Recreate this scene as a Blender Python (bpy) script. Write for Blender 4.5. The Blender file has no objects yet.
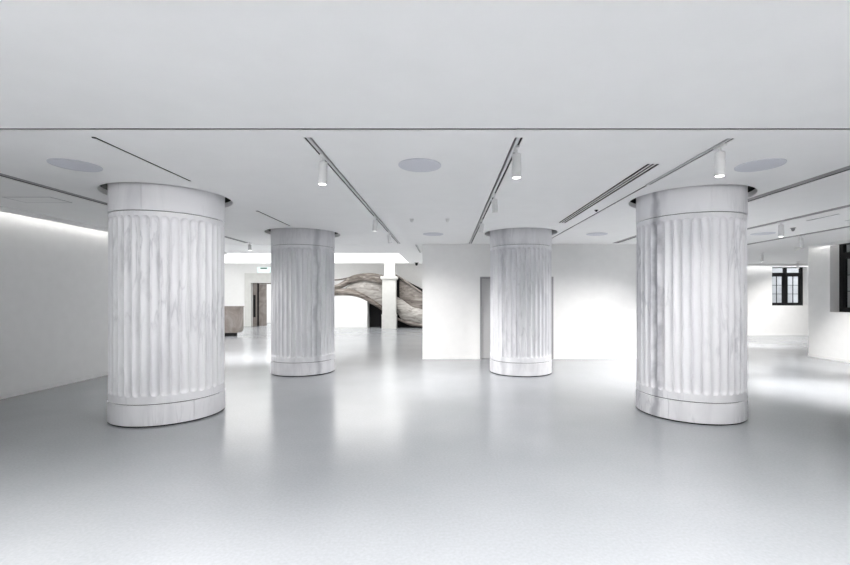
import bpy, bmesh, math, random
from mathutils import Vector, Matrix
random.seed(7)
C = bpy.context.scene.collection
PI = math.pi

# ------------------------------------------------------------------ materials
def new_mat(name):
    m = bpy.data.materials.new(name)
    m.use_nodes = True
    nt = m.node_tree
    return m, nt, nt.nodes['Principled BSDF']

def plain(name, col, rough=0.5, spec=0.5, metal=0.0, noise=0.0, scale=20, bump=0.0):
    m, nt, b = new_mat(name)
    b.inputs['Base Color'].default_value = (*col, 1)
    b.inputs['Roughness'].default_value = rough
    b.inputs['Specular IOR Level'].default_value = spec
    b.inputs['Metallic'].default_value = metal
    if noise or bump:
        tc = nt.nodes.new('ShaderNodeTexCoord')
        n = nt.nodes.new('ShaderNodeTexNoise')
        n.inputs['Scale'].default_value = scale
        n.inputs['Detail'].default_value = 4
        nt.links.new(tc.outputs['Object'], n.inputs['Vector'])
        if noise:
            r = nt.nodes.new('ShaderNodeValToRGB')
            r.color_ramp.elements[0].position = 0.3
            r.color_ramp.elements[1].position = 0.7
            r.color_ramp.elements[0].color = (*[c * (1 - noise) for c in col], 1)
            r.color_ramp.elements[1].color = (*[min(1, c * (1 + noise * .5)) for c in col], 1)
            nt.links.new(n.outputs['Fac'], r.inputs['Fac'])
            nt.links.new(r.outputs['Color'], b.inputs['Base Color'])
        if bump:
            bp = nt.nodes.new('ShaderNodeBump')
            bp.inputs['Strength'].default_value = bump
            bp.inputs['Distance'].default_value = 0.004
            nt.links.new(n.outputs['Fac'], bp.inputs['Height'])
            nt.links.new(bp.outputs['Normal'], b.inputs['Normal'])
    return m

def emit(name, col, strength):
    m = bpy.data.materials.new(name)
    m.use_nodes = True
    nt = m.node_tree
    nt.nodes.clear()
    o = nt.nodes.new('ShaderNodeOutputMaterial')
    e = nt.nodes.new('ShaderNodeEmission')
    e.inputs['Color'].default_value = (*col, 1)
    e.inputs['Strength'].default_value = strength
    nt.links.new(e.outputs[0], o.inputs[0])
    return m

def marble():
    m, nt, b = new_mat('white_veined_marble')
    N, L = nt.nodes.new, nt.links.new
    tc = N('ShaderNodeTexCoord'); oi = N('ShaderNodeObjectInfo')
    mul = N('ShaderNodeVectorMath'); mul.operation = 'SCALE'
    mul.inputs[0].default_value = (1, 1, 1)
    L(oi.outputs['Location'], mul.inputs[0]); mul.inputs['Scale'].default_value = 1.7
    add = N('ShaderNodeVectorMath'); add.operation = 'ADD'
    L(tc.outputs['Object'], add.inputs[0]); L(mul.outputs[0], add.inputs[1])
    st = N('ShaderNodeMapping'); st.inputs['Scale'].default_value = (1.3, 1.3, 0.34)
    st.inputs['Rotation'].default_value = (0.16, 0.10, 0)
    L(add.outputs[0], st.inputs['Vector'])
    # broad clouds of grey
    n1 = N('ShaderNodeTexNoise'); n1.inputs['Scale'].default_value = 2.6
    n1.inputs['Detail'].default_value = 6; n1.inputs['Distortion'].default_value = 0.5
    L(st.outputs[0], n1.inputs['Vector'])
    r1 = N('ShaderNodeValToRGB')
    r1.color_ramp.elements[0].position = 0.50; r1.color_ramp.elements[0].color = (0, 0, 0, 1)
    r1.color_ramp.elements[1].position = 0.78; r1.color_ramp.elements[1].color = (1, 1, 1, 1)
    L(n1.outputs['Fac'], r1.inputs['Fac'])
    # thin veins
    n2 = N('ShaderNodeTexNoise'); n2.inputs['Scale'].default_value = 3.0
    n2.inputs['Detail'].default_value = 4; n2.inputs['Roughness'].default_value = 0.5
    n2.inputs['Distortion'].default_value = 0.5
    st2 = N('ShaderNodeMapping'); st2.inputs['Scale'].default_value = (2.4, 2.4, 0.40)
    st2.inputs['Rotation'].default_value = (0.3, -0.2, 0); st2.inputs['Location'].default_value = (4, 9, 2)
    L(add.outputs[0], st2.inputs['Vector']); L(st2.outputs[0], n2.inputs['Vector'])
    sb = N('ShaderNodeMath'); sb.operation = 'SUBTRACT'; sb.inputs[1].default_value = 0.5
    L(n2.outputs['Fac'], sb.inputs[0])
    ab = N('ShaderNodeMath'); ab.operation = 'ABSOLUTE'; L(sb.outputs[0], ab.inputs[0])
    r2 = N('ShaderNodeValToRGB')
    r2.color_ramp.elements[0].position = 0.0; r2.color_ramp.elements[0].color = (1, 1, 1, 1)
    r2.color_ramp.elements[1].position = 0.045; r2.color_ramp.elements[1].color = (0, 0, 0, 1)
    L(ab.outputs[0], r2.inputs['Fac'])
    n3 = N('ShaderNodeTexNoise'); n3.inputs['Scale'].default_value = 1.3
    L(add.outputs[0], n3.inputs['Vector'])
    r3 = N('ShaderNodeValToRGB')
    r3.color_ramp.elements[0].position = 0.46; r3.color_ramp.elements[1].position = 0.62
    L(n3.outputs['Fac'], r3.inputs['Fac'])
    mv = N('ShaderNodeMath'); mv.operation = 'MULTIPLY'
    L(r2.outputs['Color'], mv.inputs[0]); L(r3.outputs['Color'], mv.inputs[1])
    mx1 = N('ShaderNodeMix'); mx1.data_type = 'RGBA'
    mx1.inputs[6].default_value = (0.88, 0.88, 0.905, 1)
    mx1.inputs[7].default_value = (0.52, 0.525, 0.56, 1)
    gs = N('ShaderNodeAttribute'); gs.attribute_type = 'OBJECT'; gs.attribute_name = 'cloudiness'
    gm = N('ShaderNodeMath'); gm.operation = 'MULTIPLY'
    L(r1.outputs['Color'], gm.inputs[0]); L(gs.outputs['Fac'], gm.inputs[1])
    go = N('ShaderNodeAttribute'); go.attribute_type = 'OBJECT'; go.attribute_name = 'greyness'
    ga = N('ShaderNodeMath'); ga.operation = 'ADD'; ga.use_clamp = True
    L(gm.outputs[0], ga.inputs[0]); L(go.outputs['Fac'], ga.inputs[1])
    L(ga.outputs[0], mx1.inputs[0])
    mx2 = N('ShaderNodeMix'); mx2.data_type = 'RGBA'
    mx2.inputs[7].default_value = (0.66, 0.66, 0.69, 1)
    L(mx1.outputs[2], mx2.inputs[6]); L(mv.outputs[0], mx2.inputs[0])
    # one broad upright vein, wandering around a bearing that differs from block to block
    va = N('ShaderNodeAttribute'); va.attribute_type = 'OBJECT'; va.attribute_name = 'vein_bearing'
    rot = N('ShaderNodeVectorRotate'); rot.rotation_type = 'Z_AXIS'
    ng = N('ShaderNodeMath'); ng.operation = 'MULTIPLY'; ng.inputs[1].default_value = -1
    L(va.outputs['Fac'], ng.inputs[0])
    L(tc.outputs['Object'], rot.inputs['Vector']); L(ng.outputs[0], rot.inputs['Angle'])
    sp = N('ShaderNodeSeparateXYZ'); L(rot.outputs[0], sp.inputs[0])
    nw = N('ShaderNodeTexNoise'); nw.inputs['Scale'].default_value = 3.0; nw.inputs['Detail'].default_value = 5
    L(add.outputs[0], nw.inputs['Vector'])
    dv = N('ShaderNodeMath'); dv.operation = 'MULTIPLY_ADD'; dv.inputs[1].default_value = 0.24; 
    L(nw.outputs['Fac'], dv.inputs[0]); L(sp.outputs[1], dv.inputs[2])
    of = N('ShaderNodeMath'); of.operation = 'SUBTRACT'; of.inputs[1].default_value = 0.12; L(dv.outputs[0], of.inputs[0])
    av = N('ShaderNodeMath'); av.operation = 'ABSOLUTE'; L(of.outputs[0], av.inputs[0])
    fv = N('ShaderNodeMapRange'); fv.inputs['From Min'].default_value = 0.015; fv.inputs['From Max'].default_value = 0.085
    fv.inputs['To Min'].default_value = 1; fv.inputs['To Max'].default_value = 0
    L(av.outputs[0], fv.inputs['Value'])
    sd = N('ShaderNodeMath'); sd.operation = 'GREATER_THAN'; sd.inputs[1].default_value = 0.0; L(sp.outputs[0], sd.inputs[0])
    m1 = N('ShaderNodeMath'); m1.operation = 'MULTIPLY'; L(fv.outputs[0], m1.inputs[0]); L(sd.outputs[0], m1.inputs[1])
    vs = N('ShaderNodeAttribute'); vs.attribute_type = 'OBJECT'; vs.attribute_name = 'vein_strength'
    m2 = N('ShaderNodeMath'); m2.operation = 'MULTIPLY'; L(m1.outputs[0], m2.inputs[0]); L(vs.outputs['Fac'], m2.inputs[1])
    mx3 = N('ShaderNodeMix'); mx3.data_type = 'RGBA'; mx3.inputs[7].default_value = (0.36, 0.365, 0.40, 1)
    L(mx2.outputs[2], mx3.inputs[6]); L(m2.outputs[0], mx3.inputs[0])
    L(mx3.outputs[2], b.inputs['Base Color'])
    b.inputs['Roughness'].default_value = 0.45
    b.inputs['Specular IOR Level'].default_value = 0.35
    return m

def floor_mat():
    m, nt, b = new_mat('pale_grey_resin_floor')
    N, L = nt.nodes.new, nt.links.new
    tc = N('ShaderNodeTexCoord')
    n = N('ShaderNodeTexNoise'); n.inputs['Scale'].default_value = 0.9; n.inputs['Detail'].default_value = 5
    L(tc.outputs['Object'], n.inputs['Vector'])
    r = N('ShaderNodeValToRGB')
    r.color_ramp.elements[0].position = 0.3; r.color_ramp.elements[0].color = (*FLOOR_A, 1)
    r.color_ramp.elements[1].position = 0.7; r.color_ramp.elements[1].color = (*FLOOR_B, 1)
    L(n.outputs['Fac'], r.inputs['Fac'])
    v = N('ShaderNodeTexNoise'); v.inputs['Scale'].default_value = 45; v.inputs['Detail'].default_value = 2
    L(tc.outputs['Object'], v.inputs['Vector'])
    mx = N('ShaderNodeMix'); mx.data_type = 'RGBA'; mx.blend_type = 'OVERLAY'
    mx.inputs[0].default_value = 0.12
    L(r.outputs['Color'], mx.inputs[6]); L(v.outputs['Fac'], mx.inputs[7])
    L(mx.outputs[2], b.inputs['Base Color'])
    n2 = N('ShaderNodeTexNoise'); n2.inputs['Scale'].default_value = 3
    L(tc.outputs['Object'], n2.inputs['Vector'])
    mr = N('ShaderNodeMapRange')
    mr.inputs['To Min'].default_value = FLOOR_ROUGH - .01; mr.inputs['To Max'].default_value = FLOOR_ROUGH + .01
    L(n2.outputs['Fac'], mr.inputs['Value']); L(mr.outputs[0], b.inputs['Roughness'])
    b.inputs['Specular IOR Level'].default_value = FLOOR_SPEC
    return m

def stair_stone(name, c0, c1, c2, stretch=(1, 1, 3.2), rot=(0, 0.5, 0)):
    m, nt, b = new_mat(name)
    N, L = nt.nodes.new, nt.links.new
    tc = N('ShaderNodeTexCoord')
    mp = N('ShaderNodeMapping'); mp.inputs['Scale'].default_value = stretch; mp.inputs['Rotation'].default_value = rot
    L(tc.outputs['Object'], mp.inputs['Vector'])
    n = N('ShaderNodeTexNoise'); n.inputs['Scale'].default_value = 1.6; n.inputs['Detail'].default_value = 8
    n.inputs['Distortion'].default_value = 1.6; n.inputs['Roughness'].default_value = .6
    L(mp.outputs[0], n.inputs['Vector'])
    r = N('ShaderNodeValToRGB')
    e = r.color_ramp.elements
    e[0].position = 0.33; e[0].color = (*c0, 1)
    e[1].position = 0.68; e[1].color = (*c2, 1)
    k = e.new(0.5); k.color = (*c1, 1)
    L(n.outputs['Fac'], r.inputs['Fac']); L(r.outputs['Color'], b.inputs['Base Color'])
    b.inputs['Roughness'].default_value = 0.4
    return m

FLOOR_A = (0.305, 0.320, 0.340); FLOOR_B = (0.335, 0.350, 0.370)
FLOOR_ROUGH = 0.2; FLOOR_SPEC = 0.9
M = {}
M['wall'] = plain('white_wall_paint', (0.88, 0.88, 0.875), 0.7, 0.25, noise=0.02, scale=6, bump=0.04)
M['ceil'] = plain('white_ceiling_paint', (0.90, 0.90, 0.90), 0.8, 0.2, noise=0.015, scale=3)
M['floor'] = floor_mat()
M['marble'] = marble()
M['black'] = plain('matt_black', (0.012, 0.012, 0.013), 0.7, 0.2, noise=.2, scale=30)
M['void'] = plain('dark_ceiling_void', (0.03, 0.03, 0.032), 0.9, 0.1, noise=.2, scale=4)
M['shadowgap'] = plain('dark_channel', (0.02, 0.02, 0.021), 0.6, 0.3, noise=.2, scale=30)
M['whitemetal'] = plain('white_powder_coat', (0.80, 0.80, 0.80), 0.4, 0.4, noise=.02, scale=40)
M['rail'] = plain('grey_white_rail', (0.62, 0.62, 0.63), 0.4, 0.4, noise=.03, scale=40)
M['greyrail'] = plain('grey_channel', (0.33, 0.33, 0.34), 0.5, 0.4, noise=.03, scale=40)
M['shadedrail'] = plain('shade_grey_rail', (0.26, 0.26, 0.265), 0.5, 0.4, noise=.03, scale=40)  # darker colour stands in for shading on the rail
M['grille'] = plain('grey_perforated_cloth', (0.68, 0.69, 0.74), 0.75, 0.2, noise=.12, scale=180)
M['doorgrey'] = plain('grey_door_paint', (0.50, 0.50, 0.51), 0.5, 0.4, noise=.02, scale=8)
M['frame_black'] = plain('black_window_frame', (0.010, 0.010, 0.011), 0.5, 0.3, noise=.2, scale=20)
M['stone'] = stair_stone('brown_grey_stone', (.17, .145, .13), (.23, .20, .185), (.30, .275, .26), (1, 1, 1))
M['band'] = stair_stone('brown_veined_stone_band', (.06, .048, .04), (.17, .145, .125), (.40, .36, .33), (.7, 1, 5), (0, .3, 0))
M['panel'] = stair_stone('pale_veined_stone', (.20, .18, .165), (.42, .395, .37), (.60, .58, .55), (.8, 1, 3), (0, .6, 0))
M['panelB'] = stair_stone('brown_stone', (.13, .11, .10), (.25, .22, .20), (.40, .37, .34), (.8, 1, 3), (0, .6, 0))
M['pilaster'] = plain('pale_limestone', (0.66, 0.66, 0.64), 0.55, 0.3, noise=.05, scale=5)
M['ext'] = plain('grey_render', (0.6, 0.6, 0.61), 0.8, 0.2, noise=.15, scale=3)
M['lens'] = emit('lit_lens', (1.0, 0.98, 0.95), 6.0)
M['cove'] = emit('cove_light_strip', (1.0, 0.985, 0.955), 9.0)
M['lumi'] = emit('luminous_ceiling_skin', (1.0, 0.99, 0.97), .95)
M['fill_lumi'] = emit('added_fill_panel_skin', (1.0, 0.995, 0.98), 1.5)  # glow of the unseen fill panel added in the hall
M['exit'] = emit('pale_green_sign_light', (0.72, 1.0, 0.92), 0.5)
g, nt, b = new_mat('window_glass')
b.inputs['Base Color'].default_value = (0.9, 0.93, 0.94, 1)
b.inputs['Transmission Weight'].default_value = 1.0
b.inputs['Roughness'].default_value = 0.12
b.inputs['IOR'].default_value = 1.05
M['glass'] = g

# ------------------------------------------------------------------ mesh helpers
class MB:
    def __init__(s):
        s.bm = bmesh.new()
    def box(s, x0, x1, y0, y1, z0, z1):
        v = [s.bm.verts.new(p) for p in ((x0,y0,z0),(x1,y0,z0),(x1,y1,z0),(x0,y1,z0),(x0,y0,z1),(x1,y0,z1),(x1,y1,z1),(x0,y1,z1))]
        for f in ((3,2,1,0),(4,5,6,7),(0,1,5,4),(1,2,6,5),(2,3,7,6),(3,0,4,7)):
            s.bm.faces.new([v[i] for i in f])
        return s
    def prism(s, pts, lo, hi, axis='z'):
        def P(p, t):
            return (p[0], p[1], t) if axis == 'z' else (p[0], t, p[1])
        a = [s.bm.verts.new(P(p, lo)) for p in pts]; b_ = [s.bm.verts.new(P(p, hi)) for p in pts]
        n = len(pts)
        s.bm.faces.new(a); s.bm.faces.new(b_)
        for i in range(n):
            s.bm.faces.new((a[i], a[(i+1) % n], b_[(i+1) % n], b_[i]))
        bmesh.ops.recalc_face_normals(s.bm, faces=s.bm.faces[:])
        return s
    def lathe(s, prof, n=48, mat=None, cx=0, cy=0, closed=False):
        rings = []
        for r, z in prof:
            if r < 1e-6:
                rings.append([s.bm.verts.new((cx, cy, z))])
            else:
                rings.append([s.bm.verts.new((cx + r*math.cos(2*PI*i/n), cy + r*math.sin(2*PI*i/n), z)) for i in range(n)])
        prs = list(zip(rings, rings[1:]))
        if closed: prs.append((rings[-1], rings[0]))
        for A, B in prs:
            for i in range(n):
                j = (i+1) % n
                if len(A) == 1 and len(B) == 1: continue
                if len(A) == 1: s.bm.faces.new((A[0], B[j], B[i]))
                elif len(B) == 1: s.bm.faces.new((A[i], A[j], B[0]))
                else: s.bm.faces.new((A[i], A[j], B[j], B[i]))
        bmesh.ops.recalc_face_normals(s.bm, faces=s.bm.faces[:])
        return s
    def xform(s, mtx):
        bmesh.ops.transform(s.bm, matrix=mtx, verts=s.bm.verts[:])
        return s
    def bevel(s, w, seg=2):
        bmesh.ops.bevel(s.bm, geom=s.bm.edges[:], offset=w, segments=seg, affect='EDGES', profile=0.5)
        return s
    def mesh(s, name, smooth=False):
        me = bpy.data.meshes.new(name)
        s.bm.to_mesh(me); s.bm.free()
        if smooth:
            for p in me.polygons: p.use_smooth = True
            me.set_sharp_from_angle(angle=math.radians(40))
        return me
    def build(s, name, mat, parent=None, smooth=False, loc=None):
        o = bpy.data.objects.new(name, s.mesh(name, smooth))
        o.data.materials.append(mat)
        C.objects.link(o)
        if parent: o.parent = parent
        if loc: o.location = loc
        return o

def thing(name, label, cat, loc=(0, 0, 0), rz=0, group=None):
    o = bpy.data.objects.new(name, None); C.objects.link(o)
    o.empty_display_size = 0.2
    o.location = loc; o.rotation_euler = (0, 0, rz)
    o['label'] = label; o['category'] = cat; o['kind'] = 'thing'
    if group: o['group'] = group
    return o
def struct(o, label=None):
    o['kind'] = 'structure'
    if label: o['label'] = label
    return o
def dup(root, label, loc, rz=None):
    r = root.copy(); C.objects.link(r); r.location = loc; r['label'] = label
    if rz is not None: r.rotation_euler = (0, 0, rz)
    for ch in list(root.children):
        c = ch.copy(); C.objects.link(c); c.parent = r
        for gch in ch.children:
            d = gch.copy(); C.objects.link(d); d.parent = c
    return r

# ------------------------------------------------------------------ layout (metres; camera at x=0, y=0, looking along +y)
H = 3.0
XL, XR = -7.03, 9.95             # side walls
YB = 11.1                        # plain wall behind the rear columns
YF = 18.0                        # end wall of the right-hand bay
YA = 23.8                        # end wall of the entrance hall
Y0 = -7.0                        # wall behind the camera
TOP = 3.9
COLS = [('front_l', -3.834, 5.912), ('front_r', 3.437, 6.006), ('rear_l', -3.097, 9.265), ('rear_r', 1.63, 9.239)]
RH = 0.782

struct(MB().box(-14.3, 17.3, Y0 - .3, YA + 4, -0.2, 0).build('floor', M['floor']))

# ---- ceiling plate with every opening cut through it
cut = MB()
for _, x, y in COLS:
    cut.lathe([(0, 2.8), (RH, 2.8), (RH, 3.3), (0, 3.3)], 96, cx=x, cy=y)
SLOTS = []   # x0, x1, y0, y1
def slot(x0, x1, y0, y1):
    SLOTS.append((x0, x1, y0, y1)); cut.box(x0, x1, y0, y1, 2.8, 3.3)
slot(-6.60, 9.60, 3.50, 3.535)                 # shadow gap across the room
slot(-1.235, -1.165, 3.70, 11.0)                # tracks
slot(0.605, 0.675, 3.70, 11.0)
slot(2.465, 2.535, 3.72, 5.26)
slot(2.485, 2.515, 5.26 + .02, 10.3)
slot(-3.075, -3.04, 3.70, 5.10)                  # slim air slots
slot(-3.05, -3.01, 6.84, 8.30)
slot(-5.12, -4.98, 3.6, 10.9)                   # wide channels
slot(4.26, 4.42, 3.6, 10.9)
slot(6.05, 6.22, 4.6, 13.0)
slot(7.84, 8.03, 6.2, 13.0)
slot(2.105, 2.240, 4.43, 7.94)                  # air grille
slot(-0.80, -0.755, 11.2, 13.2)
slot(6.54, 6.60, 7.08, 7.75)
slot(7.24, 7.30, 6.6, 7.75)
slot(-6.6, -1.25, 11.18, 11.22)
cut.box(-12.5, -1.48, 13.4, 17.55, 2.8, 3.3)   # luminous field opening (runs out to the tall hall)
cutter = bpy.data.objects.new('cutter', cut.mesh('cutter')); C.objects.link(cutter)
poly = [(-6.80, Y0), (9.72, Y0), (9.72, 11.80), (17, 11.80), (17, 17.72), (0, 17.72), (0, 17.4), (-14, 17.4), (-14, 13.2), (-6.80, 13.2)]
ceil = MB().prism(poly, H, H + 0.006).build('ceiling', M['ceil'])
md = ceil.modifiers.new('cut', 'BOOLEAN'); md.operation = 'DIFFERENCE'; md.solver = 'EXACT'; md.object = cutter
dg = bpy.context.evaluated_depsgraph_get()
me = bpy.data.meshes.new_from_object(ceil.evaluated_get(dg))
ceil.modifiers.clear(); ceil.data = me
bpy.data.objects.remove(cutter, do_unlink=True)
struct(ceil)
# dark structural slab over the suspended ceiling, and the high ceiling of the entrance hall
struct(MB().box(-14.3, 17.3, Y0 - .3, 17.3, 3.55, 3.75).build('ceiling_void', M['void']))
struct(MB().box(-14.3, 0.2, 17.3, YA + .4, 3.75, 3.95).build('ceiling_hall', M['ceil']))

# rims lining the round column openings
for k, (_, x, y) in enumerate(COLS):
    struct(MB().lathe([(RH, 3.0), (RH, 3.07), (RH + .008, 3.07), (RH + .008, 3.0065), (RH + .0005, 3.0065), (RH + .0005, 3.0)], 96, closed=True).build('trim_%d' % (k + 5), M['ceil'], None, True, (x, y, 0)))
# ---- walls
struct(MB().box(XL - .3, XL, Y0, 13.1, 0, 3.55).build('wall_left', M['wall']))
w = MB()
w.box(XR, XR + .45, Y0, 9.3, 0, 3.55).box(XR, XR + .45, 9.3, 11.0, 0, 1.235).box(XR, XR + .45, 9.3, 11.0, 2.985, 3.55).box(XR, XR + .45, 11.0, 11.65, 0, 3.55)
struct(w.build('wall_right', M['wall']))
w = MB()
DX0, DX1, DZ = 0.90, 2.815, 2.15
w.box(-.60, DX0, YB, YB + .3, 0, 3.55).box(DX1, 6.9, YB, YB + .3, 0, 3.55).box(DX0, DX1, YB, YB + .3, DZ, 3.55)
w.box(-.60, -.30, YB + .3, YA + .3, 0, 3.75).box(6.6, 6.9, YB + .3, YF + .3, 0, 3.55).box(DX0 - .1, DX1 + .1, YB + .3, YB + .45, 0, DZ + .1)
struct(w.build('wall_back', M['wall']))
w = MB()
WX0, WX1, WZ0, WZ1 = 13.83, 15.32, 1.265, 2.90
w.box(6.9, WX0, YF, YF + .45, 0, 3.55).box(WX1, 17.3, YF, YF + .45, 0, 3.55).box(WX0, WX1, YF, YF + .45, 0, WZ0).box(WX0, WX1, YF, YF + .45, WZ1, 3.55)
struct(w.build('wall_bay_end', M['wall']))
struct(MB().box(17.0, 17.3, 11.4, YF + .45, 0, 3.55).build('wall_bay_side', M['wall']))
struct(MB().box(XR + .45, 17.3, 11.4, 11.65, 0, 3.55).build('wall_bay_front', M['wall']))
w = MB()
OX0, OX1, OZ = -10.84, -8.9, 2.42
w.box(-14.3, OX0, YA, YA + .3, 0, 3.95).box(OX1, -.3, YA, YA + .3, 0, 3.95).box(OX0, OX1, YA, YA + .3, OZ, 3.95)
w.box(OX0 - 1.5, OX1 + 1.5, YA + 3, YA + 3.2, 0, 3.0).box(OX0 - 1.5, OX0 - 1.3, YA + .3, YA + 3, 0, 3).box(OX1 + 1.3, OX1 + 1.5, YA + .3, YA + 3, 0, 3).box(OX0 - 1.5, OX1 + 1.5, YA + .3, YA + 3.2, 3.0, 3.2)
struct(w.build('wall_hall_end', M['wall']))
struct(MB().box(-14.3, -14.0, 13.1, YA, 0, 3.95).build('wall_hall_side', M['wall']))
struct(MB().box(-14.0, XL, 12.9, 13.1, 0, 3.55).build('wall_hall_front', M['wall']))
struct(MB().box(XL - .3, XR + .45, Y0 - .3, Y0, 0, 3.55).build('wall_rear', M['wall']))

# ---- trims: down-turned ceiling lips along the light coves, baseboards
struct(MB().box(-6.80, -6.775, Y0, 13.2, 2.925, 3.0).build('trim_1', M['ceil']))
struct(MB().box(9.695, 9.72, Y0, 11.80, 2.925, 3.0).build('trim_2', M['ceil']))
struct(MB().box(6.9, 17, 17.695, 17.72, 2.925, 3.0).build('trim_3', M['ceil']))
struct(MB().box(XL, XL + .015, Y0, 13.1, 0, 0.075).build('baseboard_left', M['wall']))
struct(MB().box(XR - .015, XR, Y0, 11.65, 0, 0.075).build('baseboard_right', M['wall']))
struct(MB().box(-.60, DX0 - .05, YB - .015, YB, 0, 0.075).box(DX1 + .05, 6.9, YB - .015, YB, 0, 0.075).build('baseboard_back', M['wall']))
struct(MB().box(6.9, 17, YF - .015, YF, 0, 0.075).build('baseboard_bay', M['wall']))

# ---- grey double door in the plain wall
d = struct(MB().box(DX0, DX0 + .05, YB - .012, YB + .12, 0, DZ).box(DX1 - .05, DX1, YB - .012, YB + .12, 0, DZ).box(DX0 + .05, DX1 - .05, YB - .012, YB + .12, DZ - .05, DZ).build('door_1', M['greyrail']))
xm = (DX0 + DX1) / 2
for a, b_, hx in ((DX0 + .055, xm - .004, xm - .12), (xm + .004, DX1 - .055, xm + .12)):
    lf = MB().box(a, b_, YB + .05, YB + .10, .008, DZ - .056).build('door_leaf', M['doorgrey'], d)
    MB().box(hx - .012, hx + .012, YB + .005, YB + .02, .95, 1.25).box(hx - .008, hx + .008, YB + .018, YB + .052, .97, .99).box(hx - .008, hx + .008, YB + .018, YB + .052, 1.21, 1.23).build('handle', M['greyrail'], lf)

# ---- windows
def window(name, x0, x1, z0, z1, y, sash, mtx=None):
    """casement window in the xz plane at depth y: frame, transom, mullion, sashes, bars, panes"""
    tz = z1 - 0.30
    t = .11
    f = MB().box(x0, x0 + t, y, y + .09, z0, z1).box(x1 - t, x1, y, y + .09, z0, z1).box(x0 + t, x1 - t, y, y + .09, z0, z0 + t * .9).box(x0 + t, x1 - t, y, y + .09, z1 - .03, z1)
    f.box(x0 + t, x1 - t, y, y + .09, tz - .07, tz + .07)
    n = sash; wd = (x1 - x0 - 2 * t)
    xs = [x0 + t + wd * i / n for i in range(n + 1)]
    for xm_ in xs[1:-1]:
        f.box(xm_ - .07, xm_ + .07, y - .005, y + .085, z0 + t * .9, tz - .07).box(xm_ - .06, xm_ + .06, y - .005, y + .085, tz + .07, z1 - .03)
    if mtx: f.xform(mtx)
    fo = struct(f.build(name, M['frame_black']))
    for i in range(n):
        a = xs[i] + (.07 if i else 0); b_ = xs[i + 1] - (.07 if i < n - 1 else 0)
        s = .045
        m_ = MB().box(a, a + s, y + .02, y + .07, z0 + t * .9, tz - .07).box(b_ - s, b_, y + .02, y + .07, z0 + t * .9, tz - .07)
        m_.box(a + s, b_ - s, y + .02, y + .07, z0 + t * .9, z0 + t * .9 + s * .5).box(a + s, b_ - s, y + .02, y + .07, tz - .07 - s * .5, tz - .07)
        if mtx: m_.xform(mtx)
        so = m_.build('sash', M['frame_black'], fo)
        zz0, zz1 = z0 + t * .9 + s * .5, tz - .07 - s * .5
        g_ = MB()
        xc = (a + b_) / 2
        g_.box(xc - .009, xc + .009, y + .03, y + .06, zz0, zz1)
        for k in (1, 2):
            zc = zz0 + (zz1 - zz0) * k / 3
            g_.box(a + s, b_ - s, y + .032, y + .058, zc - .009, zc + .009)
        if mtx: g_.xform(mtx)
        g_.build('glazing_bar', M['frame_black'], so)
        p = MB().box(a + s, b_ - s, y + .042, y + .048, zz0, zz1)
        if mtx: p.xform(mtx)
        p.build('pane', M['glass'], so)
        p = MB().box(a, b_, y + .042, y + .048, tz + .07, z1 - .03)
        if mtx: p.xform(mtx)
        p.build('pane', M['glass'], fo)
    return fo
window('window_1', WX0, WX1, WZ0, WZ1, YF + .22, 2)
# right wall: local x -> -y, local y -> x
mt = Matrix(((0, 1, 0, 0), (-1, 0, 0, 0), (0, 0, 1, 0), (0, 0, 0, 1)))
window('window_2', -11.0, -9.3, 1.235, 2.985, XR + .24, 2, mt)
# light well walls outside the windows
struct(MB().box(12.0, 18.0, YF + 2.2, YF + 2.4, -.2, 6).build('exterior_wall', M['ext']))
struct(MB().box(XR + 2.3, XR + 2.5, 6.0, 11.3, -.2, 6).build('exterior_wall_side', M['ext']))

# ------------------------------------------------------------------ marble columns
NF = 40
def shaft_mesh():
    z0, z1 = 0.282, 2.684
    f0, f1 = 0.375, 2.625
    R, D = 0.675, 0.038
    half = PI / NF * 0.90                  # half flute, rest is the flat fillet
    wl = half * R
    per = [-1.0, -0.96, -0.86, -0.6, -0.3, 0, 0.3, 0.6, 0.86, 0.96, 1.0]
    angs = []
    for k in range(NF):
        for u in per: angs.append((2 * PI * k / NF + u * half, u))
    zs = [z0, z0 + .004, f0 - .02, f0]
    for t in (.06, .18, .35, .55, .75, .9, 1.0): zs.append(f0 + wl * 1.3 * t)
    for i in range(1, 12): zs.append(f0 + wl * 1.3 + (f1 - f0 - 2.6 * wl) * i / 12)
    for t in (1.0, .9, .75, .55, .35, .18, .06): zs.append(f1 - wl * 1.3 * t)
    zs += [f1, f1 + .02, z1 - .004, z1]
    bm = bmesh.new(); rows = []
    for j, z in enumerate(zs):
        if z <= f0 or z >= f1: v = 1.0
        else:
            v = max(0.0, 1 - min(z - f0, f1 - z) / (wl * 1.3))
        row = []
        for a, u in angs:
            q = 1 - u * u - v * v
            r = R - D * math.sqrt(q) if q > 0 else R
            if j in (0, len(zs) - 1): r -= .004
            row.append(bm.verts.new((r * math.cos(a), r * math.sin(a), z)))
        rows.append(row)
    n = len(angs)
    for A, B in zip(rows, rows[1:]):
        for i in range(n):
            bm.faces.new((A[i], A[(i + 1) % n], B[(i + 1) % n], B[i]))
    bm.faces.new(list(reversed(rows[0]))); bm.faces.new(rows[-1])
    me = bpy.data.meshes.new('shaft'); bm.to_mesh(me); bm.free()
    for p in me.polygons: p.use_smooth = True
    me.set_sharp_from_angle(angle=math.radians(32))
    return me
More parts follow.
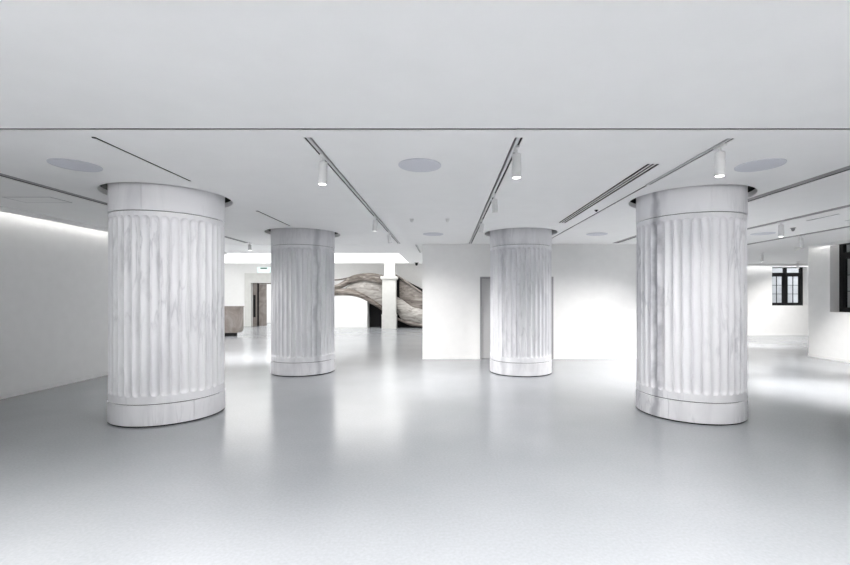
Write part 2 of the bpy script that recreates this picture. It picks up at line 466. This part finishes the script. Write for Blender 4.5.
def drum_mesh(name, R, z0, z1, joints, inner=None):
    """smooth drum of curved slabs: fine upright joints cut into its face"""
    angs = []
    for j in joints:
        angs += [(j - .0052, 0), (j - .0036, .010), (j + .0036, .010), (j + .0052, 0)]
    k = 128
    for i in range(k):
        a = 2 * PI * i / k
        if all(abs((a - j + PI) % (2 * PI) - PI) > .02 for j in joints): angs.append((a, 0))
    angs = sorted((a % (2 * PI), d) for a, d in angs)
    bm = bmesh.new(); rows = []
    for z, dr in ((z0, .004), (z0 + .004, 0), (z1 - .004, 0), (z1, .004)):
        rows.append([bm.verts.new(((R - dr - d) * math.cos(a), (R - dr - d) * math.sin(a), z)) for a, d in angs])
    n = len(angs)
    for A, B in zip(rows, rows[1:]):
        for i in range(n): bm.faces.new((A[i], A[(i + 1) % n], B[(i + 1) % n], B[i]))
    bm.faces.new(list(reversed(rows[0]))); bm.faces.new(rows[-1])
    me = bpy.data.meshes.new(name); bm.to_mesh(me); bm.free()
    for p in me.polygons: p.use_smooth = True
    me.set_sharp_from_angle(angle=math.radians(20))
    return me
JB = [0.0, PI / 2, PI, 3 * PI / 2]
JT = [a + 0.72 for a in JB]
parts = {'shaft': shaft_mesh(), 'base_drum': drum_mesh('base_drum', .683, .017, .272, JB), 'top_drum': drum_mesh('top_drum', .680, 2.692, 3.50, JT)}
for me in parts.values(): me.materials.append(M['marble'])
pm = MB().lathe([(0, 0), (.664, 0), (.664, .0175), (0, .0175)], 96).mesh('plinth'); pm.materials.append(M['black'])
jm = MB().lathe([(0, .271), (.655, .271), (.655, .283), (0, .283)], 96).mesh('joint'); jm.materials.append(M['black'])
jm2 = MB().lathe([(0, 2.683), (.655, 2.683), (.655, 2.693), (0, 2.693)], 96).mesh('joint'); jm2.materials.append(M['black'])
COL_LABEL = {
    'front_l': 'large fluted white marble column standing nearest the long blank left wall',
    'front_r': 'large fluted white marble column with a dark vertical vein, in front of the windowed bay',
    'rear_l': 'grey fluted marble column standing in front of the entrance hall and curved staircase',
    'rear_r': 'fluted marble column standing in front of the grey double door'}
COL_STONE = {'front_l': (0.42, 2.0, 0.25, 0.02), 'front_r': (0.38, -0.28, 0.75, 0.0), 'rear_l': (0.6, -1.3, 0.6, 0.42), 'rear_r': (0.7, -1.9, 0.4, 0.28)}
COL_ROT = {'front_l': -0.60, 'front_r': -2.43, 'rear_l': 0.5, 'rear_r': -0.4}
for nm, x, y in COLS:
    t = thing('marble_column', COL_LABEL[nm], 'column', (x, y, 0), COL_ROT[nm], 'fluted marble columns')
    if nm.startswith('rear'): t.scale = (.97, .97, 1)
    for pn, me in list(parts.items()) + [('plinth', pm), ('joint', jm), ('joint', jm2)]:
        o = bpy.data.objects.new(pn, me); C.objects.link(o); o.parent = t
        o['cloudiness'], o['vein_bearing'], o['vein_strength'], o['greyness'] = COL_STONE[nm]

# ------------------------------------------------------------------ ceiling equipment
def housing(mb, x0, x1, y0, y1, z0, z1, t=.004):
    """inverted trough lining a slot"""
    mb.box(x0 - t, x0, y0 - t, y1 + t, z0, z1).box(x1, x1 + t, y0 - t, y1 + t, z0, z1).box(x0, x1, y0 - t, y0, z0, z1).box(x0, x1, y1, y1 + t, z0, z1).box(x0 - t, x1 + t, y0 - t, y1 + t, z1, z1 + t)
    return mb
def track(label, x0, x1, y0, y1, body, group='recessed lighting tracks', hm='shadowgap', bm_='rail', bz=3.001):
    t = thing('lighting_track', label, 'lighting track', ((x0 + x1) / 2, (y0 + y1) / 2, H), 0, group)
    cx, cy = (x0 + x1) / 2, (y0 + y1) / 2
    h = housing(MB(), x0 - cx, x1 - cx, y0 - cy, y1 - cy, 0.0065, 0.12)
    h.build('channel', M[hm], t)
    MB().box(body[0] - cx, body[1] - cx, y0 - cy + .01, y1 - cy - .01, bz - H, 0.12).build('rail', M[bm_], t)
    return t
track('long recessed lighting track with spotlights, between the two left columns and the middle speakers', -1.235, -1.165, 3.70, 11.0, (-1.217, -1.187))
track('long recessed lighting track running to the plain wall by the grey double door', .605, .675, 3.70, 11.0, (.625, .655))
track('short recessed lighting track beside the three-slot air grille, large spotlight hanging at its near end', 2.465, 2.535, 3.72, 5.26, (2.485, 2.515))
track('wide dark ceiling channel between the speaker and the long blank left wall', -5.12, -4.98, 3.6, 10.9, (-5.075, -4.98), 'wide ceiling channels', bm_='shadedrail', bz=3.001)
track('wide dark ceiling channel running behind the top of the column with the dark vein', 4.26, 4.42, 3.6, 10.9, (4.26, 4.38), 'wide ceiling channels', bm_='shadedrail', bz=3.001)
track('grey ceiling track second from the window wall, carrying one upright spotlight', 6.05, 6.22, 4.6, 13.0, (6.05, 6.19), 'wide ceiling channels', hm='greyrail', bm_='shadedrail', bz=3.001)
track('grey ceiling track closest to and parallel with the window wall, one tilted spotlight on it', 7.84, 8.03, 6.2, 13.0, (7.84, 8.0), 'wide ceiling channels', hm='greyrail', bm_='shadedrail', bz=3.001)
track('short ceiling track by the left end of the plain wall, toward the staircase', -.80, -.755, 11.2, 13.2, (-.788, -.767))

def slim(name, label, cat, x0, x1, y0, y1, n, group=None, mat='black'):
    cx, cy = (x0 + x1) / 2, (y0 + y1) / 2
    t = thing(name, label, cat, (cx, cy, H), 0, group)
    housing(MB(), x0 - cx, x1 - cx, y0 - cy, y1 - cy, 0.0065, 0.10).build('channel', M[mat], t)
    wd = .018
    for k in range(n - 1):
        a = x0 - cx + (x1 - x0) * (k + 1) / n - wd / 2
        MB().box(a, a + wd, y0 - cy + .003, y1 - cy - .003, .0005, .0055).build('blade', M['whitemetal'], t)
    return t
a = slim('slot_diffuser', 'thin black ceiling slot just in front of the large column by the left wall', 'air slot', -3.075, -3.04, 3.70, 5.10, 1, 'thin black ceiling slots')
MB().lathe([(0, -.004), (.017, -.004), (.02, 0), (0, 0)], 20, cx=0, cy=-.70).build('end_cap', M['shadowgap'], a)
a = slim('slot_diffuser', 'thin black ceiling slot just in front of the grey column by the entrance hall', 'air slot', -3.05, -3.01, 6.84, 8.30, 1, 'thin black ceiling slots')
MB().lathe([(0, -.004), (.02, -.004), (.024, 0), (0, 0)], 20, cx=0, cy=-.725).build('end_cap', M['shadowgap'], a)
slim('air_grille', 'long linear air grille with three dark slots in the ceiling between the two right columns', 'air vent', 2.105, 2.240, 4.43, 7.94, 3)
slim('slot_diffuser', 'thin dark ceiling slot continuing from the short track beside the air grille', 'air slot', 2.485, 2.515, 5.28, 10.3, 1, 'thin black ceiling slots', 'shadowgap')
slim('slot_diffuser', 'short grey ceiling slot between the two tracks beside the window wall', 'air slot', 6.54, 6.60, 7.08, 7.75, 1, 'short grey ceiling slots', 'greyrail')
slim('slot_diffuser', 'short grey ceiling slot cut by the edge of the photo, beside the window wall', 'air slot', 7.24, 7.30, 6.6, 7.75, 1, 'short grey ceiling slots', 'greyrail')

# round speakers
def speaker(label, x, y, r=.225):
    t = thing('ceiling_speaker', label, 'speaker', (x, y, H), 0, 'round grey ceiling speakers')
    MB().lathe([(0, -.006), (r * .9, -.006), (r * .965, -.0045), (r * .965, 0), (0, 0)], 64).build('grille', M['grille'], t, True)
    MB().lathe([(r * .965, -.007), (r * .985, -.008), (r, -.004), (r, 0), (r * .965, 0)], 64, closed=True).build('rim', M['grille'], t, True)
    return t
s0 = speaker('round grey ceiling speaker in front of the large column by the left wall', -3.89, 4.47)
dup(s0, 'round grey ceiling speaker midway between the two long tracks, the larger nearer one', (-.27, 4.47, H))
dup(s0, 'round grey ceiling speaker in front of the column with the dark vein', (3.305, 4.47, H))
dup(s0, 'small-looking round ceiling speaker by the plain wall, left of the column at the double door', (-.27, 9.32, H))
dup(s0, 'small-looking round ceiling speaker by the plain wall, right of the column at the double door', (3.32, 9.32, H))
dup(s0, 'round ceiling speaker half hidden behind the column with the dark vein, beside the tracks', (6.9, 9.24, H))

# small ceiling devices
def sensor(label, x, y, mat='whitemetal', r=.035, h=.03):
    t = thing('ceiling_sensor', label, 'sensor', (x, y, H), 0, 'small ceiling sensors')
    MB().lathe([(0, -.008), (r, -.008), (r, 0), (0, 0)], 24).build('base', M[mat], t, True)
    MB().lathe([(0, -h), (r * .35, -h * .93), (r * .6, -h * .6), (r * .65, -.008), (0, -.008)], 24).build('dome', M[mat], t, True)
    return t
sensor('small white ceiling sensor left of the rear middle speaker', -.60, 7.54, r=.045, h=.06)
sensor('small white ceiling sensor right of the rear middle speaker', .035, 7.54, r=.045, h=.06)
sensor('tiny black ceiling sensor between the air grille and the thin dark slot', 2.40, 6.76, 'black', .03, .03)
sensor('small grey ceiling sensor beside the spotlight of the windowed bay', 6.95, 8.5, 'greyrail', .05, .07)
sensor('small black dome camera on the ceiling past the left end of the plain wall', -1.16, 17.0, 'black', .09, .12)

# access hatch
t = thing('ceiling_hatch', 'flush white access hatch in the ceiling strip beside the left wall cove', 'access hatch', (-5.8, 6.05, H))
MB().box(-.32, .32, -.16, .16, -.004, 0).build('panel', M['ceil'], t)
MB().box(-.335, -.32, -.175, .175, -.006, 0).box(.32, .335, -.175, .175, -.006, 0).box(-.32, .32, -.175, -.16, -.006, 0).box(-.32, .32, .16, .175, -.006, 0).build('rim', M['rail'], t)

# spotlights
def spotlight(label, x, y, aim, energy, tilt=(0, 0), size=115, blend=1.0, zlens=2.72, lit='lens'):
    t = thing('spotlight', label, 'spotlight', (x, y, H), 0, 'white track spotlights')
    top = 0.0
    MB().box(-.016, .016, -.075, .075, -.022, -.0005).bevel(.004).build('adapter', M['whitemetal'], t)
    MB().lathe([(0, -.07), (.012, -.07), (.012, -.02), (0, -.02)], 16).build('stem', M['whitemetal'], t, True)
    R = Matrix.Rotation(tilt[0], 4, 'X') @ Matrix.Rotation(tilt[1], 4, 'Y')
    ln = (H - .06) - zlens
    Mx = Matrix.Translation((0, 0, -.06)) @ R
    b_ = MB().lathe([(0, 0), (.036, 0), (.041, -.006), (.041, -ln * .33), (.038, -ln * .335), (.038, -ln * .355), (.0425, -ln * .36), (.0425, -ln + .004), (.040, -ln), (.035, -ln), (.035, -ln + .012), (0, -ln + .012)], 32)
    b_.xform(Mx); body = b_.build('lamp_body', M['whitemetal'], t, True)
    l_ = MB().lathe([(0, -ln + .004), (.0345, -ln + .004), (.0345, -ln + .011), (0, -ln + .011)], 32)
    l_.xform(Mx); l_.build('lens', M[lit], t, True)
    ld = bpy.data.lights.new('spot_lamp', 'SPOT')
    ld.energy = energy; ld.spot_size = math.radians(size); ld.spot_blend = blend; ld.shadow_soft_size = .035
    ld.color = (1, .978, .955)
    lo = bpy.data.objects.new('spot_beam', ld); C.objects.link(lo)
    p = Mx @ Vector((0, 0, -ln - .012))
    pw = Vector((x, y, H)) + p
    lo.location = pw
    dv = Vector(aim) - pw
    lo.rotation_euler = dv.to_track_quat('-Z', 'Y').to_euler()
    return t
E1 = 85
spotlight('white cylinder spotlight hanging at the near end of the track beside the left columns', -1.2, 4.18, (-3.0, 5.5, .5), 46, (0, .05))
spotlight('white spotlight halfway along the track beside the left columns', -1.2, 7.3, (-.3, 8.5, 0), 120, (.1, .1), size=95, zlens=2.75)
spotlight('white spotlight at the hall end of the track beside the left columns', -1.2, 9.03, (-.3, 10.4, -.3), 95, (.15, -.1), zlens=2.76)
spotlight('white cylinder spotlight hanging at the near end of the middle track', .66, 3.95, (.9, 5.0, 0), E1, (0, 0))
spotlight('white spotlight second along the middle track', .66, 5.75, (-.4, 6.8, 0), 75, (.2, -.1), zlens=2.76)
spotlight('white spotlight third along the middle track, closest to the plain wall', .66, 7.65, (-.4, 9.0, 0), 40, (.2, .1), zlens=2.78)
spotlight('large white cylinder spotlight hanging in front of the column with the dark vein', 2.52, 3.9, (2.6, 5.2, .2), 34, (0, .02))
spotlight('white spotlight on the wide channel behind the column with the dark vein', 4.32, 8.9, (3.7, 10.5, -.4), 85, (.3, 0), size=110)
spotlight('white spotlight with lit lens on the track second from the window wall', 6.15, 7.79, (6.6, 7.2, 0), 300, (0, 0), size=70)
spotlight('tilted white spotlight on the track closest to the window wall', 7.95, 9.5, (9.3, 10.0, .3), 170, (.2, -.25), size=70)
spotlight('small-looking white spotlight deep in the windowed bay', 9.83, 13.2, (10.5, 15.6, 0), 340, (0, 0), size=90)
spotlight('added fill spotlight hidden behind the column with the dark vein, aimed at the open floor', 4.32, 7.6, (3.4, 8.8, 0), 190, (.1, 0))  # unseen spot added so the lit floor bounces light upward
spotlight('added fill spotlight on the wide channel hidden behind the large column by the left wall', -5.03, 7.4, (-3.9, 8.4, 0), 80, (.1, 0))  # unseen spot added to brighten the floor behind this column
spotlight('added fill spotlight behind the dark-veined column, on the track second from the window wall', 6.14, 10.3, (6.0, 9.6, 0), 260, (.1, 0))  # unseen spot added to lift the far floor and ceiling
for k, (bx_, by_) in enumerate(((7.5, 12.6), (13.2, 14.3), (13.6, 16.4))):  # unseen spots added to brighten the bay
    spotlight('added fill spotlight lighting the windowed bay, %s' % ('on the side by the plain wall', 'midway toward the bay window', 'close to the bay window')[k], bx_, by_, (bx_ + .5, by_ + .8, 0), 90, (0, 0), size=140)
spotlight('white spotlight on the wide channel by the entrance hall opening', -4.95, 10.75, (-5.2, 12.4, 0), 350, (0, 0), zlens=2.80)

# unseen downlights added to lift the light level (above and behind the viewpoint)
def fill_downlight(label, x, y, energy):
    t = thing('fill_downlight', label, 'fill_downlight', (x, y, H), 0, 'added fill downlights')
    MB().lathe([(.075, -.006), (.095, -.004), (.1, 0), (.075, 0)], 40, closed=True).build('rim', M['whitemetal'], t, True)
    MB().lathe([(0, -.002), (.074, -.002), (.074, 0), (0, 0)], 40).build('lens', M['lens'], t, True)
    ld = bpy.data.lights.new('down_fill_lamp', 'SPOT')
    ld.energy = energy; ld.spot_size = math.radians(112); ld.spot_blend = .9; ld.shadow_soft_size = .08
    ld.color = (1, .976, .955)
    lo = bpy.data.objects.new('down_fill_beam', ld); C.objects.link(lo); lo.location = (x, y, H - .03)
    return t
for y_, nm in ((1.5, 'row above the viewpoint'), (-1.6, 'middle row behind the viewpoint'), (-4.4, 'last row behind the viewpoint')):
    for i, x_ in enumerate((-3.4, -1.1, 1.3, 3.8)):
        fill_downlight('added round recessed downlight, %s from the left wall, %s' % (('first', 'second', 'third', 'fourth')[i], nm), x_, y_, 240 if y_ > 0 else 120)
# unseen fill spotlights added behind the viewpoint, pointing down the room at the columns
cut_y = -.6
for i, x_ in enumerate((-3.6, -2.0, 2.5, 4.0)):
    spotlight('added fill spotlight aimed at the columns, %s from the left wall, behind the viewpoint' % ('first', 'second', 'third', 'fourth')[i],
              x_, cut_y, (x_ * 1.1, 6.5, 1.4), 56, (1.1, 0), size=58, blend=1.0, zlens=2.72)

# cove light strips lying on the ceiling edge
def cove(label, x0, x1, y0, y1, z=3.0062):
    o = MB().box(x0, x1, y0, y1, z, z + .02).build('cove_light', M['cove'])
    o['label'] = label; o['category'] = 'light strip'; o['kind'] = 'thing'
    return o
cove('glowing light strip hidden in the cove along the top of the long blank left wall', -6.80, -6.765, -6.5, 12.9)
cove('glowing light strip hidden in the cove along the top of the window wall', 9.685, 9.72, -6.5, 11.5)
cove('glowing light strip hidden in the cove along the end wall of the windowed bay', 7.2, 16.8, 17.685, 17.72)
t = MB().box(-12.48, -1.50, 13.42, 17.39, 3.02, 3.045).build('ceiling_light', M['lumi'])
t['label'] = 'large glowing white luminous ceiling field over the entrance hall'; t['category'] = 'ceiling light'; t['kind'] = 'thing'

t = MB().box(-13.5, -0.9, 19.2, 21.7, 3.70, 3.7495).build('ceiling_light', M['fill_lumi'])  # unseen panel added to wash the hall walls with light
t['label'] = 'added luminous fill panel in the high ceiling by the curved staircase, above the entrance doorway'; t['category'] = 'ceiling light'; t['kind'] = 'thing'
# ------------------------------------------------------------------ entrance hall
# stone reception counter
t = thing('reception_counter', 'brown grey stone reception counter with a recessed dark base in the entrance hall', 'counter', (-9.66, 17.8, 0))
pts = [(-1.3, .14), (1.02, .14), (1.09, .20), (1.12, .30), (1.12, 1.21), (-1.3, 1.21)]
MB().prism(pts, -.18, .18, 'y').build('counter_body', M['stone'], t)
MB().box(-1.2, .86, -.14, .16, 0, .14).build('recessed_base', M['black'], t)
MB().box(-1.32, 1.14, -.19, .19, 1.21, 1.245).build('worktop', M['stone'], t)

# stone door surround and doors
t = struct(MB().box(-11.2, OX0, YA - .12, YA, 0, 2.96).box(OX1, OX1 + .36, YA - .12, YA, 0, 2.96).box(OX0, OX1, YA - .12, YA, OZ, 2.96).build('trim_4', M['pilaster']))
d = struct(MB().box(OX0, OX0 + .3, YA + .1, YA + .2, 0, OZ).box(OX0 + .3, OX1, YA + .1, YA + .2, OZ - .06, OZ).build('door_2', M['stone']))
MB().box(OX0 + .04, OX0 + .16, YA + .08, YA + .1, .5, 1.75).build('handle', M['black'], d)
MB().box(OX0 + .34, OX0 + .76, YA + .12, YA + .18, .01, OZ - .07).build('door_leaf', M['stone'], d)
MB().box(OX0 + .27, OX0 + .33, YA + .06, YA + .22, 0, OZ).build('door_post', M['black'], d)

# exit sign
t = thing('exit_sign', 'pale green lit sign hanging above the entrance hall doorway', 'sign', (-9.35, 21.9, 3.02))
MB().box(-.33, .33, -.03, .03, -.13, .14).build('light_panel', M['exit'], t)
MB().box(-.17, .17, -.05, .05, .06, .12).build('bracket', M['black'], t)
MB().box(-.01, .01, -.01, .01, .14, .725).build('stem', M['whitemetal'], t)

# ---- sculpted stone staircase (seen end-on, its balustrades sweeping up through the hall)
def px(x, y, Y):       # helper for laying out the sweeping curves at true size in the plane y=Y
    return ((x - 445.5) * Y / 425, 1.608 + (297.5 - y) * Y / 425)
def interp(tab, x):
    for (a, va), (b_, vb) in zip(tab, tab[1:]):
        if a <= x <= b_:
            t_ = (x - a) / (b_ - a); return va + (vb - va) * t_
    return tab[0][1] if x < tab[0][0] else tab[-1][1]
def smooth_tab(tab, n=24):
    xs = [tab[0][0] + (tab[-1][0] - tab[0][0]) * i / n for i in range(n + 1)]
    ys = [interp(tab, x) for x in xs]
    for _ in range(3):
        ys = [ys[0]] + [(ys[i-1] + 2 * ys[i] + ys[i+1]) / 4 for i in range(1, n)] + [ys[-1]]
    return list(zip(xs, ys))
def ribbon(name, top, bot, y_a, y_b, bulge, mat, parent, n=24, depth=.3):
    """a swept stone band: rounded outer face between a top and a bottom curve, running back from y_a to y_b in plan"""
    tt, bb = smooth_tab(top, n), smooth_tab(bot, n)
    bm = bmesh.new(); rows = []
    K = 8
    for i in range(n + 1):
        x = tt[i][0]; u = i / n
        y0 = y_a + (y_b - y_a) * u
        row = []
        for k in range(K + 1):
            v = k / K
            z = tt[i][1] + (bb[i][1] - tt[i][1]) * v
            row.append(bm.verts.new((x, y0 - bulge * math.sin(PI * v), z)))
        for k in (1, 0):
            z = (bb[i][1], tt[i][1])[1 - k]
            row.append(bm.verts.new((x, y0 + depth, z)))
        rows.append(row)
    m_ = K + 3
    for A, B in zip(rows, rows[1:]):
        for k in range(m_):
            bm.faces.new((A[k], A[(k + 1) % m_], B[(k + 1) % m_], B[k]))
    bm.faces.new(rows[0]); bm.faces.new(list(reversed(rows[-1])))
    bmesh.ops.recalc_face_normals(bm, faces=bm.faces[:])
    me = bpy.data.meshes.new(name); bm.to_mesh(me); bm.free()
    for p in me.polygons: p.use_smooth = True
    me.set_sharp_from_angle(angle=math.radians(45))
    me.materials.append(mat)
    o = bpy.data.objects.new(name, me); C.objects.link(o); o.parent = parent
    return o
YS = 23.0
def tab(l): return [px(x, y, YS) for x, y in l]
st = thing('sculpted_staircase', 'curved brown and grey veined stone staircase sweeping up at the end of the entrance hall', 'staircase', (0, 0, 0))
ribbon('lower_band', tab([(328, 289), (340, 288.4), (349, 288.8), (358, 291), (365, 294.2), (371, 298), (376, 301.4), (383, 306)]),
       tab([(328, 296), (340, 295.2), (352, 295.4), (361, 297.9), (368, 301.6), (375, 305.6), (383, 310.4)]), 22.55, 22.75, .10, M['band'], st, depth=.5)
ribbon('upper_band', tab([(328, 286.5), (336, 286), (343, 283), (350, 277.5), (356, 275), (362, 274), (372, 273), (383, 275)]),
       tab([(328, 291), (336, 290.6), (344, 287.5), (351, 283.8), (356, 281.8), (362, 280.6), (372, 281.2), (383, 285.2)]), 22.5, 22.7, .10, M['band'], st, depth=.35)
ribbon('inner_panel', tab([(347, 287.5), (354, 282.5), (362, 280.2), (372, 280.6), (383, 284)]),
       tab([(347, 289.5), (354, 290), (362, 293.6), (371, 298.6), (383, 306.5)]), 22.75, 22.9, .06, M['panel'], st, depth=.3)
ribbon('thin_rail', tab([(328, 280), (340, 279.2), (350, 277.4), (356, 276)]), tab([(328, 281.4), (340, 280.6), (350, 279.2), (356, 278.2)]), 22.8, 22.7, .02, M['band'], st, depth=.1)
# white curved wall below the arch, black sheet standing in for the dark void beside it
lowtop = smooth_tab(tab([(326, 296), (340, 295), (352, 295), (361, 297.4), (368.4, 301.2)]), 18)
MB().prism([(lowtop[0][0], 0)] + [(x, z) for x, z in lowtop] + [(lowtop[-1][0], 0)], 22.65, 23.4, 'y').build('under_stair_wall', M['wall'], st)
MB().box(*(px(368.4, 0, YS)[0], px(396, 0, YS)[0]), 23.3, 23.4, 0, 1.75).build('under_stair_dark_sheet', M['black'], st)
# flight beyond the pilaster
ribbon('hand_rail', tab([(394, 272.6), (397, 274.6), (404, 279), (413, 285.2), (424, 292.6)]), tab([(394, 274.6), (397, 276.6), (404, 281.2), (413, 287.6), (424, 295)]), 22.7, 22.2, .05, M['panelB'], st, depth=.2)
ribbon('upper_panel', tab([(400, 279.4), (404, 281), (413, 287.4), (424, 294.8)]), tab([(400, 297.6), (404, 300.4), (413, 307), (424, 309.5)]), 22.8, 22.3, .08, M['panelB'], st, depth=.3)
ribbon('lower_panel', tab([(397.5, 297), (404, 300.4), (413, 307), (424, 309)]), tab([(397.5, 312), (402, 319.6), (411, 321.6), (424, 323)]), 22.75, 22.2, .16, M['panel'], st, depth=.4)
ribbon('bottom_rail', tab([(397.5, 317.5), (404, 320), (413, 321.5), (424, 322.5)]), tab([(397.5, 319.5), (404, 322.4), (411, 325), (424, 326.2)]), 22.7, 22.2, .08, M['panelB'], st, depth=.3)
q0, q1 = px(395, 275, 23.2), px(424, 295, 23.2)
MB().prism([(q0[0], 0), (-.62, 0), (-.62, q1[1]), (q0[0], q0[1])], 23.2, 23.3, 'y').build('stair_dark_sheet', M['black'], st)  # thin black sheet, its colour gives the darkness of the void
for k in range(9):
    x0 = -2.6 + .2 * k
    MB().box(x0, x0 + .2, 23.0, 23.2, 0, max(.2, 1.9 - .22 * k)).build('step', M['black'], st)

# pale stone pilaster
t = thing('stone_pilaster', 'pale stone pilaster with a moulded cap standing between the two stair flights', 'pilaster', (-2.93, 22.2, 0))
MB().box(-.35, .35, -.2, .3, .72, 2.53).bevel(.01).build('shaft', M['pilaster'], t)
MB().box(-.37, .37, -.23, .3, 0, .66).box(-.385, .385, -.245, .3, .66, .72).build('base', M['pilaster'], t)
MB().box(-.43, .43, -.29, .3, 2.58, 2.71).box(-.39, .39, -.24, .3, 2.53, 2.58).build('cap', M['pilaster'], t)
MB().box(-.26, .30, -.1, .3, 2.71, 3.74).build('upper_shaft', M['pilaster'], t)
MB().box(-.26, .26, -.215, -.2, .85, 2.4).build('panel', M['pilaster'], t)

# bare fill light added behind the doorway, without a fitting
ld = bpy.data.lights.new('doorway_fill_lamp', 'AREA'); ld.energy = 40; ld.size = 0.9
lo = bpy.data.objects.new('doorway_fill', ld); C.objects.link(lo); lo.location = (-9.6, YA + 1.6, 2.98)

# ------------------------------------------------------------------ camera, world, view
cam = bpy.data.cameras.new('camera'); cam.lens = 18.0; cam.sensor_width = 36.0
cam.shift_x = -20.5 / 850; cam.shift_y = 15.0 / 850
cam.clip_start = .05; cam.clip_end = 200
co = bpy.data.objects.new('camera', cam); C.objects.link(co)
co.location = (0, 0, 1.608); co.rotation_euler = (PI / 2, 0, 0)
sc = bpy.context.scene
sc.camera = co
w_ = bpy.data.worlds.new('sky'); sc.world = w_; w_.use_nodes = True
bg = w_.node_tree.nodes['Background']
bg.inputs['Color'].default_value = (.95, .97, 1, 1); bg.inputs['Strength'].default_value = 0.9
sc.view_settings.view_transform = 'Standard'
sc.view_settings.look = 'None'
sc.view_settings.gamma = 1
sc.view_settings.use_curve_mapping = False
sc.view_settings.exposure = 1.5
